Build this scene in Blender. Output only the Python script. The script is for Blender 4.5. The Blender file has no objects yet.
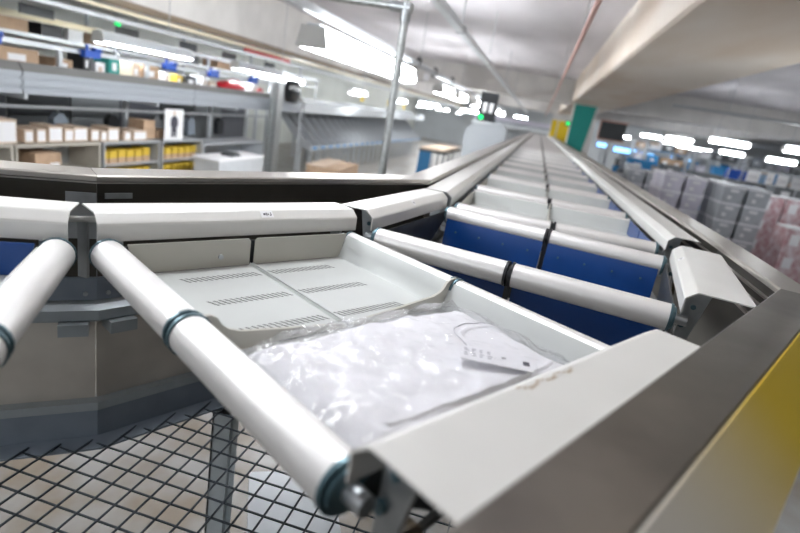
import bpy, math, random
from mathutils import Vector, Matrix, noise
random.seed(7)
scene = bpy.context.scene
COL = scene.collection

# ------------------------------------------------------------------ camera, world, exposure
CAM_Z = 2.30
cd = bpy.data.cameras.new('camera'); cam = bpy.data.objects.new('camera', cd); COL.objects.link(cam)
R_ = Vector((0.957071, 0.242800, 0.158317)); U_ = Vector((-0.217429, 0.240189, 0.946062)); F_ = Vector((-0.191678, 0.939871, -0.282670))
cam.matrix_world = Matrix(((R_.x, U_.x, -F_.x, 0), (R_.y, U_.y, -F_.y, 0), (R_.z, U_.z, -F_.z, CAM_Z), (0, 0, 0, 1)))
cd.sensor_width = 36.0; cd.lens = 24.3; cd.clip_start = 0.02; cd.clip_end = 200
cd.dof.use_dof = True; cd.dof.focus_distance = 1.42; cd.dof.aperture_fstop = 2.1
scene.camera = cam
w = bpy.data.worlds.new('world'); scene.world = w; w.use_nodes = True
w.node_tree.nodes['Background'].inputs['Color'].default_value = (0.88, 0.94, 1.0, 1)
w.node_tree.nodes['Background'].inputs['Strength'].default_value = 0.75
scene.view_settings.view_transform = 'Standard'; scene.view_settings.look = 'None'
scene.view_settings.gamma = 1.0; scene.view_settings.use_curve_mapping = False
scene.view_settings.exposure = 0.66
LAMP = 22.0      # emission of a fluorescent tube cover

# ------------------------------------------------------------------ helpers
def prop(o, label=None, cat=None, group=None, kind=None):
    if label: o['label'] = label
    if cat: o['category'] = cat
    if group: o['group'] = group
    if kind: o['kind'] = kind
    return o
def thing(name, label, cat, loc=(0, 0, 0), rz=0.0, group=None, kind=None):
    o = bpy.data.objects.new(name, None); COL.objects.link(o)
    o.empty_display_size = 0.1
    o.location = loc; o.rotation_euler = (0, 0, rz)
    return prop(o, label, cat, group, kind)
def copy_tree(o, parent=None):
    c = o.copy(); COL.objects.link(c)
    if parent: c.parent = parent
    for ch in list(o.children): copy_tree(ch, c)
    return c
ORD = ['first', 'second', 'third', 'fourth', 'fifth', 'sixth', 'seventh', 'eighth', 'ninth', 'tenth', 'eleventh', 'twelfth',
       'thirteenth', 'fourteenth', 'fifteenth', 'sixteenth', 'seventeenth', 'eighteenth', 'nineteenth', 'twentieth']
def nth(i):
    if i < 20: return ORD[i]
    n = i + 1; d = n % 10
    return '%d%s' % (n, {1: 'st', 2: 'nd', 3: 'rd'}.get(d, 'th') if n // 10 % 10 != 1 else 'th')

class MB:
    def __init__(s): s.v = []; s.f = []; s.m = None
    def add(s, vs, fs):
        b = len(s.v); s.v += [tuple(v) for v in vs]; s.f += [[b + i for i in f] for f in fs]; return s
    def box(s, x0, x1, y0, y1, z0, z1):
        if x0 > x1: x0, x1 = x1, x0
        if y0 > y1: y0, y1 = y1, y0
        if z0 > z1: z0, z1 = z1, z0
        v = [(x, y, z) for z in (z0, z1) for y in (y0, y1) for x in (x0, x1)]
        return s.add(v, [(0, 2, 3, 1), (4, 5, 7, 6), (0, 1, 5, 4), (2, 6, 7, 3), (0, 4, 6, 2), (1, 3, 7, 5)])
    def cyl(s, p, q, r, n=16, r2=None, cap=True):
        p = Vector(p); q = Vector(q); d = (q - p).normalized(); r2 = r if r2 is None else r2
        a = d.orthogonal().normalized(); b = d.cross(a)
        vs = []
        for c, rr in ((p, r), (q, r2)):
            for i in range(n):
                t = 2 * math.pi * i / n; vs.append(c + a * (rr * math.cos(t)) + b * (rr * math.sin(t)))
        fs = [(i, (i + 1) % n, n + (i + 1) % n, n + i) for i in range(n)]
        if cap: fs += [tuple(range(n - 1, -1, -1)), tuple(range(n, 2 * n))]
        return s.add(vs, fs)
    def tube(s, pts, r, n=8):
        for i in range(len(pts) - 1): s.cyl(pts[i], pts[i + 1], r, n)
        return s
    def extrude(s, prof, axis, a, b):
        # closed polygon (two coordinates) extruded along an axis; x: (y,z) y: (x,z) z: (x,y)
        n = len(prof)
        def P(t, uv):
            u, v = uv
            return {'x': (t, u, v), 'y': (u, t, v), 'z': (u, v, t)}[axis]
        vs = [P(a, p) for p in prof] + [P(b, p) for p in prof]
        fs = [(i, (i + 1) % n, n + (i + 1) % n, n + i) for i in range(n)] + [tuple(range(n - 1, -1, -1)), tuple(range(n, 2 * n))]
        return s.add(vs, fs)
    def build(s, name, mat, parent=None, smooth=True, loc=None):
        me = bpy.data.meshes.new(name); me.from_pydata(s.v, [], s.f)
        me.materials.append(mat)
        import bmesh
        bm = bmesh.new(); bm.from_mesh(me); bmesh.ops.recalc_face_normals(bm, faces=bm.faces); bm.to_mesh(me); bm.free()
        if smooth:
            for p in me.polygons: p.use_smooth = True
            me.set_sharp_from_angle(angle=math.radians(32))
        o = bpy.data.objects.new(name, me); COL.objects.link(o)
        if parent: o.parent = parent
        if loc: o.location = loc
        return o
def sheet(line, t):
    """thin closed polygon from an open 2-D line, t = thickness to its left"""
    L = [Vector(p) for p in line]; off = []
    for i, p in enumerate(L):
        d = Vector((0, 0))
        if i > 0: d += (L[i] - L[i - 1]).normalized()
        if i < len(L) - 1: d += (L[i + 1] - L[i]).normalized()
        d.normalize(); off.append((p.x - d.y * t, p.y + d.x * t))
    return [tuple(p) for p in L] + off[::-1]
def arc(cx, cy, r, a0, a1, n):
    return [(cx + r * math.cos(math.radians(a0 + (a1 - a0) * i / n)), cy + r * math.sin(math.radians(a0 + (a1 - a0) * i / n))) for i in range(n + 1)]

# ------------------------------------------------------------------ materials
def M(name, col, rough=0.5, metal=0.0, var=0.0, scale=8.0, bump=0.0, bscale=60.0, emit=0.0, col2=None, stretch=None, spec=0.5, coat=0.0):
    m = bpy.data.materials.new(name); m.use_nodes = True
    nt = m.node_tree; b = nt.nodes['Principled BSDF']
    b.inputs['Base Color'].default_value = (*col, 1); b.inputs['Roughness'].default_value = rough; b.inputs['Metallic'].default_value = metal
    b.inputs['Specular IOR Level'].default_value = spec
    if coat: b.inputs['Coat Weight'].default_value = coat
    tc = nt.nodes.new('ShaderNodeTexCoord'); mp = nt.nodes.new('ShaderNodeMapping')
    nt.links.new(tc.outputs['Object'], mp.inputs['Vector'])
    if stretch: mp.inputs['Scale'].default_value = stretch
    if var or col2:
        n = nt.nodes.new('ShaderNodeTexNoise'); n.inputs['Scale'].default_value = scale; n.inputs['Detail'].default_value = 6
        nt.links.new(mp.outputs['Vector'], n.inputs['Vector'])
        cr = nt.nodes.new('ShaderNodeValToRGB')
        c2 = col2 if col2 else tuple(max(0, c * (1 - var)) for c in col)
        cr.color_ramp.elements[0].color = (*c2, 1); cr.color_ramp.elements[1].color = (*col, 1)
        cr.color_ramp.elements[0].position = 0.36; cr.color_ramp.elements[1].position = 0.62
        nt.links.new(n.outputs['Fac'], cr.inputs['Fac']); nt.links.new(cr.outputs['Color'], b.inputs['Base Color'])
    if bump:
        n2 = nt.nodes.new('ShaderNodeTexNoise'); n2.inputs['Scale'].default_value = bscale; n2.inputs['Detail'].default_value = 4
        nt.links.new(mp.outputs['Vector'], n2.inputs['Vector'])
        bp = nt.nodes.new('ShaderNodeBump'); bp.inputs['Strength'].default_value = bump; bp.inputs['Distance'].default_value = 0.01
        nt.links.new(n2.outputs['Fac'], bp.inputs['Height']); nt.links.new(bp.outputs['Normal'], b.inputs['Normal'])
    if emit:
        b.inputs['Emission Color'].default_value = (*col, 1); b.inputs['Emission Strength'].default_value = emit
    return m
white = M('white_lacquer', (0.67, 0.665, 0.64), 0.32, 0.0, 0.04, 6)
tubem = M('satin_tube', (0.82, 0.81, 0.80), 0.40, 0.45, 0.03, 5)
traym = M('tray_grey_white', (0.53, 0.55, 0.54), 0.38, 0.0, 0.03, 5)
wallm = M('tray_wall_grey', (0.47, 0.46, 0.41), 0.42, 0.0, 0.04, 6)
blue = M('cobalt_flap', (0.003, 0.052, 0.24), 0.33, 0.0, 0.12, 4)
black = M('black_plastic', (0.012, 0.014, 0.017), 0.4)
slotm = M('slot_dark', (0.055, 0.055, 0.055), 0.7)
petrol = M('petrol_ring', (0.09, 0.16, 0.19), 0.35, 0.5)
zinc = M('zinc_steel', (0.50, 0.53, 0.55), 0.35, 0.85, 0.2, 20)
steel = M('brushed_steel', (0.56, 0.53, 0.49), 0.30, 0.9, 0.10, 3, 0.04, 300, stretch=(1, 1, 1))
barm = M('worn_steel', (0.21, 0.195, 0.175), 0.34, 0.85, 0.42, 4, 0.03, 400)
darkface = M('dark_anodised', (0.085, 0.078, 0.066), 0.34, 0.7, 0.15, 6)
slate = M('slate_rail', (0.24, 0.28, 0.33), 0.45, 0.3, 0.1, 12)
slate2 = M('slate_rail_light', (0.40, 0.44, 0.46), 0.4, 0.4, 0.1, 12)
infill = M('infill_steel', (0.66, 0.61, 0.54), 0.30, 0.40, 0.25, 3.5, 0.04, 50)
chass = M('chassis_dark', (0.045, 0.05, 0.055), 0.5, 0.3, 0.3, 20)
wirem = M('wire_dark', (0.07, 0.085, 0.10), 0.4, 0.6)
conc = M('concrete_ceiling', (0.68, 0.65, 0.68), 0.75, 0, 0.16, 1.2, 0.12, 25, stretch=(1.0, 0.3, 1.0))
concb = M('concrete_beam', (0.80, 0.73, 0.66), 0.8, 0, 0, 0.9, 0.15, 18, col2=(0.70, 0.58, 0.47), stretch=(1.2, 0.35, 1.2))
concl = M('concrete_beam_pale', (0.68, 0.66, 0.64), 0.8, 0, 0.14, 1.4, 0.12, 20)
floorm = M('floor_concrete', (0.29, 0.285, 0.275), 0.36, 0, 0, 2.6, 0.03, 40, col2=(0.22, 0.185, 0.145))
wallpaint = M('wall_paint', (0.50, 0.53, 0.55), 0.7, 0, 0.1, 0.7)
cloth = M('white_cotton', (0.82, 0.82, 0.845), 0.85, 0, 0.02, 20, 0.12, 500)
tagm = M('tag_card', (0.80, 0.80, 0.83), 0.55)
paper = M('paper_white', (0.82, 0.82, 0.84), 0.6)
ink = M('ink_dark', (0.05, 0.05, 0.07), 0.6)
inkl = M('ink_grey', (0.42, 0.42, 0.46), 0.6)
convm = M('conveyor_side', (0.40, 0.43, 0.47), 0.42, 0.2)
railg = M('guide_grey', (0.20, 0.20, 0.195), 0.5)
kraft = M('kraft_board', (0.52, 0.36, 0.24), 0.75, 0, 0.15, 9)
kraftp = M('kraft_pale', (0.66, 0.52, 0.40), 0.75, 0, 0.12, 9)
yellow = M('yellow_print', (0.70, 0.48, 0.05), 0.5, 0, 0.08, 9)
yellowp = M('yellow_paint', (0.85, 0.60, 0.01), 0.5)
teal = M('teal_paint', (0.005, 0.28, 0.24), 0.5, 0, 0.06, 3)
galv = M('galvanised', (0.55, 0.57, 0.57), 0.38, 0.7, 0.25, 30)
greym = M('grey_metal', (0.46, 0.48, 0.50), 0.4, 0.3, 0.08, 6)
palegrey = M('pale_grey_metal', (0.62, 0.65, 0.68), 0.38, 0.2, 0.06, 6)
beigem = M('beige_board', (0.50, 0.47, 0.41), 0.5, 0, 0.08, 6)
darkg = M('dark_grey', (0.07, 0.075, 0.08), 0.5, 0.2)
chutem = M('chute_grey', (0.13, 0.135, 0.155), 0.4, 0.3, 0.1, 5)
royal = M('royal_blue', (0.01, 0.08, 0.45), 0.4)
skyb = M('sky_blue_plastic', (0.03, 0.28, 0.62), 0.4)
redm = M('red_glossy', (0.60, 0.015, 0.03), 0.3, coat=0.5)
maroon = M('wrapped_maroon', (0.50, 0.27, 0.29), 0.35, 0, 0, 7, 0.2, 12, col2=(0.72, 0.64, 0.67))
tote_g = M('tote_grey', (0.46, 0.49, 0.53), 0.45, 0, 0.1, 6)
tote_l = M('tote_lilac', (0.62, 0.60, 0.70), 0.42, 0, 0.12, 4)
gapm = M('deep_grey', (0.16, 0.17, 0.18), 0.6)  # plain dark grey of crates, bags and screen panels
copper = M('copper_pipe', (0.55, 0.30, 0.25), 0.45, 0.2)
brownp = M('brown_pipe', (0.22, 0.17, 0.12), 0.5)
creamm = M('cream_strip', (0.74, 0.66, 0.48), 0.5)
lampm = M('lamp_cover_lit', (0.95, 0.98, 1.0), 0.5, emit=LAMP)
lampf = M('lamp_cover_lit_far', (0.93, 0.97, 1.0), 0.5, emit=LAMP)
greenl = M('green_signal_lit', (0.0, 0.80, 0.16), 0.4, emit=1.0)
cyanl = M('screen_lit_cyan', (0.30, 0.65, 1.0), 0.4, emit=1.6)
boxwhite = M('machine_grey_white', (0.36, 0.385, 0.41), 0.4, 0, 0.03, 4)

# outer cladding panel: pale metal, a yellow reflection painted in as a gradient
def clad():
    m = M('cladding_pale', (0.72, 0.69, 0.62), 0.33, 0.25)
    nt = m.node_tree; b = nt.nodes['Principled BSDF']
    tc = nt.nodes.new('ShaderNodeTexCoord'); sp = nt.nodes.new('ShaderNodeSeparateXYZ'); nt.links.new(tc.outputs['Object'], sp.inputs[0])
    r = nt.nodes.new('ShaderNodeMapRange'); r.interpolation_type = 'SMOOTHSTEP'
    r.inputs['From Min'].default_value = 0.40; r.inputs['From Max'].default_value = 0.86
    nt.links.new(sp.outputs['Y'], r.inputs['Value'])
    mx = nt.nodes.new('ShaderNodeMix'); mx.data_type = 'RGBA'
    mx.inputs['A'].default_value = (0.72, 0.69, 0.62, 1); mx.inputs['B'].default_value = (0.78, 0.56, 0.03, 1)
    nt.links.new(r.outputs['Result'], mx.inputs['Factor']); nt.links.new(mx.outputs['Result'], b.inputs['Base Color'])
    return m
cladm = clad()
def film():
    m = bpy.data.materials.new('clear_film'); m.use_nodes = True; nt = m.node_tree
    for n in list(nt.nodes): nt.nodes.remove(n)
    out = nt.nodes.new('ShaderNodeOutputMaterial'); mx = nt.nodes.new('ShaderNodeMixShader')
    tr = nt.nodes.new('ShaderNodeBsdfTransparent'); gl = nt.nodes.new('ShaderNodeBsdfGlossy'); gl.inputs['Roughness'].default_value = 0.10
    tr.inputs['Color'].default_value = (0.97, 0.97, 0.98, 1)
    lw = nt.nodes.new('ShaderNodeLayerWeight'); lw.inputs['Blend'].default_value = 0.16
    ma = nt.nodes.new('ShaderNodeMath'); ma.operation = 'MULTIPLY_ADD'; ma.inputs[1].default_value = 0.35; ma.inputs[2].default_value = 0.06
    nt.links.new(lw.outputs['Fresnel'], ma.inputs[0]); nt.links.new(ma.outputs[0], mx.inputs['Fac'])
    nt.links.new(tr.outputs[0], mx.inputs[1]); nt.links.new(gl.outputs[0], mx.inputs[2]); nt.links.new(mx.outputs[0], out.inputs['Surface'])
    tc = nt.nodes.new('ShaderNodeTexCoord'); no = nt.nodes.new('ShaderNodeTexNoise'); no.inputs['Scale'].default_value = 24; no.inputs['Detail'].default_value = 3
    bp = nt.nodes.new('ShaderNodeBump'); bp.inputs['Strength'].default_value = 0.9; bp.inputs['Distance'].default_value = 0.015
    nt.links.new(tc.outputs['Object'], no.inputs['Vector']); nt.links.new(no.outputs['Fac'], bp.inputs['Height'])
    for n in (gl, lw): nt.links.new(bp.outputs['Normal'], n.inputs['Normal'])
    return m
filmm = film()

# ------------------------------------------------------------------ the hall
XL, XR, YB, YF, ZC = -10.2, 24.0, -7.0, 46.0, 4.07
prop(MB().box(XL - .2, XR + .2, YB, YF + .2, -0.2, 0).build('floor', floorm, smooth=False), 'bare concrete floor of the hall, brownish stains, seen under the sorter', 'floor', kind='structure')
ceil = prop(MB().box(XL - .2, XR + .2, YB, YF + .2, ZC, ZC + 0.25).build('ceiling', conc, smooth=False), 'pale concrete slab ceiling between deep beams', 'ceiling', kind='structure')
prop(MB().box(XL - .2, XL, YB, YF, 0, ZC).build('wall_left', M('wall_pale', (0.78, 0.80, 0.76), 0.7, 0, 0.08, 0.7), smooth=False), 'pale grey wall behind the packing stations', 'wall', kind='structure')
prop(MB().box(XR, XR + .2, YB, YF, 0, ZC).build('wall_right', wallpaint, smooth=False), 'pale grey wall far behind the tote stacks', 'wall', kind='structure')
prop(MB().box(XL - .2, XR + .2, YF, YF + .2, 0, ZC).build('wall_far', wallpaint, smooth=False), 'pale wall at the far end of the sorter', 'wall', kind='structure')
def beam(m, mat, label):
    o = m.build('ceiling_beam', mat, ceil, smooth=False); o['label'] = label; return o
def chamfer_beam(x0, x1, y0, y1, z0, z1, c=0.03):
    return MB().extrude([(x0, z1), (x0, z0 + c), (x0 + c, z0), (x1 - c, z0), (x1, z0 + c), (x1, z1)], 'y', y0, y1)
beam(chamfer_beam(0.86, 2.30, YB, YF, 3.30, ZC), concb, 'wide brownish concrete beam above the right edge of the sorter')
beam(chamfer_beam(-7.3, -6.15, YB, YF, 3.02, ZC), concl, 'pale concrete beam above the packing stations')
beam(chamfer_beam(9.2, 10.4, YB, YF, 3.35, ZC), concl, 'pale concrete beam over the far right aisle')
for y, lab in ((20.5, 'nearest concrete cross beam over the sorter'), (34.0, 'farther concrete cross beam over the sorter')):
    for xa, xb in ((-6.14, 0.85), (2.31, 9.19)):
        beam(MB().box(xa, xb, y, y + 0.9, 3.27, ZC), concl, lab)

# ------------------------------------------------------------------ sorter carriers
DECK = 1.90          # height of the tube axis
BASE = 0.34          # the carrier's base lies this far under the tube axis
A, TR, LAT = 0.337, 0.0345, 0.418
AF, TF = 0.324, 0.0262     # front rim of a closed tray: smaller radius
TRO, BASE_ = TR, BASE
def tubes(root, clampm=black, n=24, closed=True):
    for s in (1, -1):
        y = s * A; TR = TRO; BASE = BASE_ - 0.004
        if s > 0 and closed: y = AF; TR = TF; BASE = BASE_ - 0.006
        for xa, xb in ((-LAT, -0.012), (0.012, LAT)):
            t = MB().cyl((xa, y, BASE), (xb, y, BASE), TR, n).build('edge_tube', tubem, root)
        b = MB().cyl((-0.011, y, BASE), (-0.004, y, BASE), TR + 0.003, 18).cyl((0.004, y, BASE), (0.011, y, BASE), TR + 0.003, 18)
        b.cyl((-0.006, y, BASE), (0.006, y, BASE), TR - 0.006, 14)
        b.build('centre_clamp', clampm, root)['label'] = 'dark double ring clamp between the two tube halves'
        for sx in (-1, 1):
            m = MB().cyl((sx * LAT, y, BASE), (sx * (LAT + 0.007), y, BASE), TR + 0.002, 18)
            m.cyl((sx * (LAT + 0.008), y, BASE), (sx * (LAT + 0.014), y, BASE), TR - 0.005, 18)
            m.build('end_ring', petrol, root)['label'] = 'dark petrol end ring of a tube'
            MB().cyl((sx * (LAT + 0.014), y, BASE), (sx * 0.462, y, BASE), 0.013, 12).build('shaft', zinc, root)
FLOORZ = BASE - 0.054
def slot_row(flap, x, y0, y1):
    m = MB(); n = int(abs(y1 - y0) / 0.0122); st = (y1 - y0) / n
    for i in range(n):
        yc = y0 + st * (i + .5)
        for q in (-1, 1):
            cx = x + q * 0.0072; hx = 0.0064; sk = 0.0042; hw = 0.0024; yy = yc + q * abs(st) * 0.25
            z = FLOORZ + 0.0034
            v = [(cx - hx, yy - hw - sk, z), (cx + hx, yy - hw + sk, z), (cx + hx, yy + hw + sk, z), (cx - hx, yy + hw - sk, z)]
            m.add(v, [(0, 1, 2, 3)])
    m.build('vent_slots', slotm, flap, smooth=False)
def closed_flaps(root, slots, outer_wall=wallm, inner_wall=wallm):
    for s in (1, -1):
        for cell, (xa, xb) in enumerate(((-0.414, -0.004), (0.004, 0.414))):
            line = [(s * 0.0016, FLOORZ + 0.008), (s * 0.0045, FLOORZ + 0.001), (s * 0.02, FLOORZ), (s * 0.272, FLOORZ), (s * 0.280, FLOORZ + 0.002), (s * 0.2855, FLOORZ + 0.009), (s * 0.295, BASE - 0.016), (s * 0.299, BASE - 0.002), (s * (0.306 if s > 0 else 0.310), BASE + 0.012)]
            f = MB().extrude(sheet(line, 0.003 * (1 if s > 0 else -1) * 1), 'x', xa, xb).build('tray_flap', traym, root)
            if slots and cell in slots:
                for x in (-0.345, -0.203, -0.060): slot_row(f, x if cell == 0 else -x, s * 0.016, s * 0.205)
        for x, mat in ((-0.416, inner_wall), (0.416, outer_wall)):
            pr = [(s * 0.006, FLOORZ + 0.0035), (s * 0.006, BASE + 0.012), (s * 0.012, BASE + 0.019), (s * 0.30, BASE + 0.019), (s * 0.283, FLOORZ + 0.0035)]
            MB().extrude(pr, 'x', x - 0.0015, x + 0.0015).build('end_wall', mat, root)
        top = [(s * 0.006, FLOORZ + 0.004), (s * 0.012, FLOORZ + 0.011), (s * 0.035, FLOORZ + 0.015), (s * 0.15, FLOORZ + 0.027), (s * 0.245, FLOORZ + 0.038), (s * 0.268, FLOORZ + 0.046), (s * 0.280, FLOORZ + 0.056), (s * 0.289, FLOORZ + 0.070), (s * 0.300, FLOORZ + 0.0765), (s * 0.322, FLOORZ + 0.0770)]
        pr = top + [(s * 0.322, FLOORZ + 0.0715), (s * 0.298, BASE - 0.002), (s * 0.284, FLOORZ + 0.0035)]
        MB().extrude(pr, 'x', -0.0035, 0.0035).build('divider', wallm, root)
def open_flaps(root):
    for s in (1, -1):
        for xa, xb in ((-0.412, -0.010), (0.010, 0.412)):
            line = [(s * 0.316, BASE + 0.014), (s * 0.308, BASE + 0.002), (s * 0.304, BASE - 0.02), (s * 0.297, BASE - 0.10), (s * 0.292, BASE - 0.18)]
            f = MB().extrude(sheet(line, 0.003), 'x', xa, xb).build('tray_flap', blue, root)
            f['label'] = 'cobalt blue flap hanging open'
            if xa > 0: MB().box(-0.008, 0.008, s * 0.315 - 0.006, s * 0.315 + 0.004, BASE - 0.18, BASE - 0.02).build('centre_strap', black, root)
            m = MB()
            for k in range(4):
                x = xa + 0.05 + k * (xb - xa - 0.1) / 3
                m.cyl((x, s * 0.2965, BASE - 0.062), (x, s * 0.290, BASE - 0.062), 0.004, 8)
            m.build('rivet_row', petrol, f)
def hood_profile(s, out=0.560):
    a = [(0.440, BASE + 0.020), (0.440, BASE + 0.055), (0.4415, BASE + 0.060), (0.445, BASE + 0.0635), (0.462, BASE + 0.0775), (0.466, BASE + 0.0795), (0.471, BASE + 0.080), (out - 0.006, BASE + 0.0785), (out, BASE + 0.076)]
    pr = sheet(a, -0.0035)
    return [(s * x, z) for x, z in pr]
def hoods(root, half, stickers=()):
    out = {}
    for s in (-1, 1):
        h = MB().extrude(hood_profile(s, 0.597 if s > 0 and half < 0.4 else 0.560), 'y', -half, half).build('end_hood', white, root, smooth=False)
        for yy in (-half + 0.05, half - 0.05):
            m = MB().extrude([(s * 0.447, BASE + 0.058), (s * 0.447, BASE - 0.10), (s * 0.470, BASE - 0.10), (s * 0.505, BASE + 0.070), (s * 0.470, BASE + 0.074)], 'y', yy - 0.004, yy + 0.004)
            m.build('hood_bracket', zinc, root)
            MB().cyl((s * 0.455, yy - 0.012, BASE - 0.02), (s * 0.455, yy + 0.012, BASE - 0.02), 0.009, 8).build('bolt', petrol, root)
            MB().cyl((s * 0.47, yy - 0.01, BASE + 0.03), (s * 0.47, yy + 0.01, BASE + 0.03), 0.007, 6).build('bolt', petrol, root)
            MB().cyl((s * 0.452, yy * 0.93, BASE - 0.075), (s * 0.478, yy * 0.93, BASE - 0.075), 0.030, 18).build('guide_wheel', brownp, root)
        out[s] = h
    return out
def sticker(h, s, y, w=0.036):
    # small printed label on the bevel of a hood
    p0 = Vector((s * 0.4455, 0, BASE + 0.0645)); p1 = Vector((s * 0.4615, 0, BASE + 0.0778)); nrm = Vector((-s * 0.0133, 0, 0.016)).normalized() * 0.0006
    def q(a, b, k=1): return tuple(p0.lerp(p1, a) + nrm * k + Vector((0, y + (b - .5) * w, 0)))
    st = MB().add([q(0, 0), q(1, 0), q(1, 1), q(0, 1)], [(0, 1, 2, 3)]).build('label_sticker', paper, h, smooth=False)
    m = MB()
    for a0, a1, b0, b1 in ((.35, .65, .2, .38), (.25, .75, .42, .5), (.35, .6, .54, .64), (.25, .4, .7, .8), (.3, .75, .8, .86)):
        m.add([q(a0, b0, 2), q(a1, b0, 2), q(a1, b1, 2), q(a0, b1, 2)], [(0, 1, 2, 3)])
    m.build('print_marks', ink, st, smooth=False)
def chassis(root):
    m = MB().box(-0.44, 0.44, -0.03, 0.03, 0.17, 0.23).box(-0.06, 0.06, -0.09, 0.09, 0.19, 0.26)
    m.build('chassis', chass, root)
    for s in (-1, 1):
        MB().cyl((s * 0.40, 0, 0.145), (s * 0.427, 0, 0.145), 0.045, 18).build('wheel', black, root)
        MB().extrude([(-0.12, 0.20), (-0.33, BASE - 0.02), (-0.31, BASE + 0.01), (0.31, BASE + 0.01), (0.33, BASE - 0.02), (0.12, 0.20), (0.05, 0.16), (-0.05, 0.16)], 'x', s * 0.428, s * 0.433).build('side_plate', chass, root)
        m = MB().tube([(s * 0.452, -0.26, 0.24), (s * 0.452, -0.10, 0.27), (s * 0.452, 0.06, 0.26), (s * 0.452, 0.24, 0.32)], 0.007, 8)
        m.box(s * 0.45, s * 0.465, -0.12, -0.02, 0.25, 0.29)
        m.build('release_lever', zinc, root)

def carrier(name, label, loc, head, kind, half, group, slots=(), outer_wall=wallm, inner_wall=wallm):
    r = thing(name, label, 'tray carrier', (loc[0], loc[1], DECK - BASE), -math.radians(head), group)
    tubes(r, petrol if kind != 'open' and head > 1 else black, closed=kind != 'open' and head < 50)
    if kind == 'open': open_flaps(r)
    else: closed_flaps(r, slots, outer_wall, inner_wall)
    h = hoods(r, half); chassis(r)
    return r, h
GC = 'tray carriers on the sorter loop'
shirt_c, hs = carrier('tray_carrier', 'white tray carrier on the bend holding the bagged shirt', (-0.29, 0.996), 33, 'closed', 0.353, GC, (0, 1))
sticker(hs[-1], -1, 0.055)
MB().cyl((-0.4145, -0.085, FLOORZ + 0.030), (-0.411, -0.085, FLOORZ + 0.030), 0.0065, 14).build('screw', zinc, shirt_c)
blue_c, hb = carrier('tray_carrier', 'open tray carrier with hanging blue flaps just ahead of the bagged shirt', (0.066, 1.84), 10, 'open', 0.353, GC)
sticker(hb[-1], -1, 0.0, 0.02); sticker(hb[1], 1, 0.12, 0.024)
left_c, hl = carrier('tray_carrier', 'tray carrier cut by the left picture edge, blue inside under its hood', (-0.950, 0.345), 57, 'closed', 0.353, GC, (), blue, blue)
lk = thing('hood_link', 'slim white link rod bridging the gap between two white hoods', 'rod', (-0.932, 0.988, DECK - BASE))
MB().cyl((-0.07, -0.055, BASE + 0.045), (0.055, 0.06, BASE + 0.045), 0.007, 10).build('rod', white, lk)
MB().box(-0.012, 0.012, -0.004, 0.004, BASE - 0.09, BASE + 0.040).build('bracket', zinc, lk)
mb = MB(); rw = random.Random(11)
for k in range(16):
    yy = -0.11 + k * 0.0085; a = 0.10 + 0.5 * abs(math.sin(k * 0.6)); wd = 0.12 + 0.25 * rw.random(); q0 = Vector((0.466, 0, BASE + 0.0801)); q1 = Vector((0.482, 0, BASE + 0.0800)); up = Vector((0, 0, 0.0004))
    pts = [q0.lerp(q1, a) + up, q0.lerp(q1, min(1, a + wd)) + up]
    mb.add([pts[0] + Vector((0, yy, 0)), pts[1] + Vector((0, yy + 0.002, 0)), pts[1] + Vector((0, yy + 0.010, 0)), pts[0] + Vector((0, yy + 0.009, 0))], [(0, 1, 2, 3)])
mb.build('scratch_mark', M('scratch_brown', (0.42, 0.34, 0.25), 0.7), hs[1], smooth=False)['label'] = 'brownish scratch worn into the hood edge'
SX, SY0, PITCH, NC = 0.145, 2.72, 0.836, 45
first_c, hf = carrier('tray_carrier', 'closed white tray carrier in the straight run, first beyond the open blue one', (SX, SY0), 0, 'closed', 0.4165, GC, (), blue)
for k in range(1, 9):
    c = copy_tree(first_c); c.location.y = SY0 + PITCH * k
    c['label'] = 'closed white tray carrier in the straight run, %s beyond the open blue one' % nth(k)
far_c = thing('tray_carrier', 'closed white tray carrier', 'tray carrier', (SX, SY0 + PITCH * 9, DECK - BASE), 0, GC)
for s in (1, -1):
    MB().cyl((-LAT, s * A, BASE), (LAT, s * A, BASE), TR, 14).build('edge_tube', tubem, far_c)
    MB().cyl((-0.011, s * A, BASE), (0.011, s * A, BASE), TR + 0.003, 14).build('centre_clamp', black, far_c)
    line = [(s * 0.003, FLOORZ), (s * 0.272, FLOORZ), (s * 0.2855, FLOORZ + 0.009), (s * 0.302, BASE + 0.01)]
    MB().extrude(sheet(line, 0.003 * s), 'x', -0.414, 0.414).build('tray_flap', traym, far_c)
    MB().extrude(hood_profile(s), 'y', -0.4165, 0.4165).build('end_hood', white, far_c, smooth=False)
MB().box(-0.43, 0.43, -0.03, 0.03, 0.10, 0.23).build('chassis', chass, far_c)
for k in range(9, NC):
    c = far_c if k == 9 else copy_tree(far_c); c.location.y = SY0 + PITCH * k
    c['label'] = 'closed white tray carrier far down the straight run, %s beyond the open blue one' % nth(k)

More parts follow.
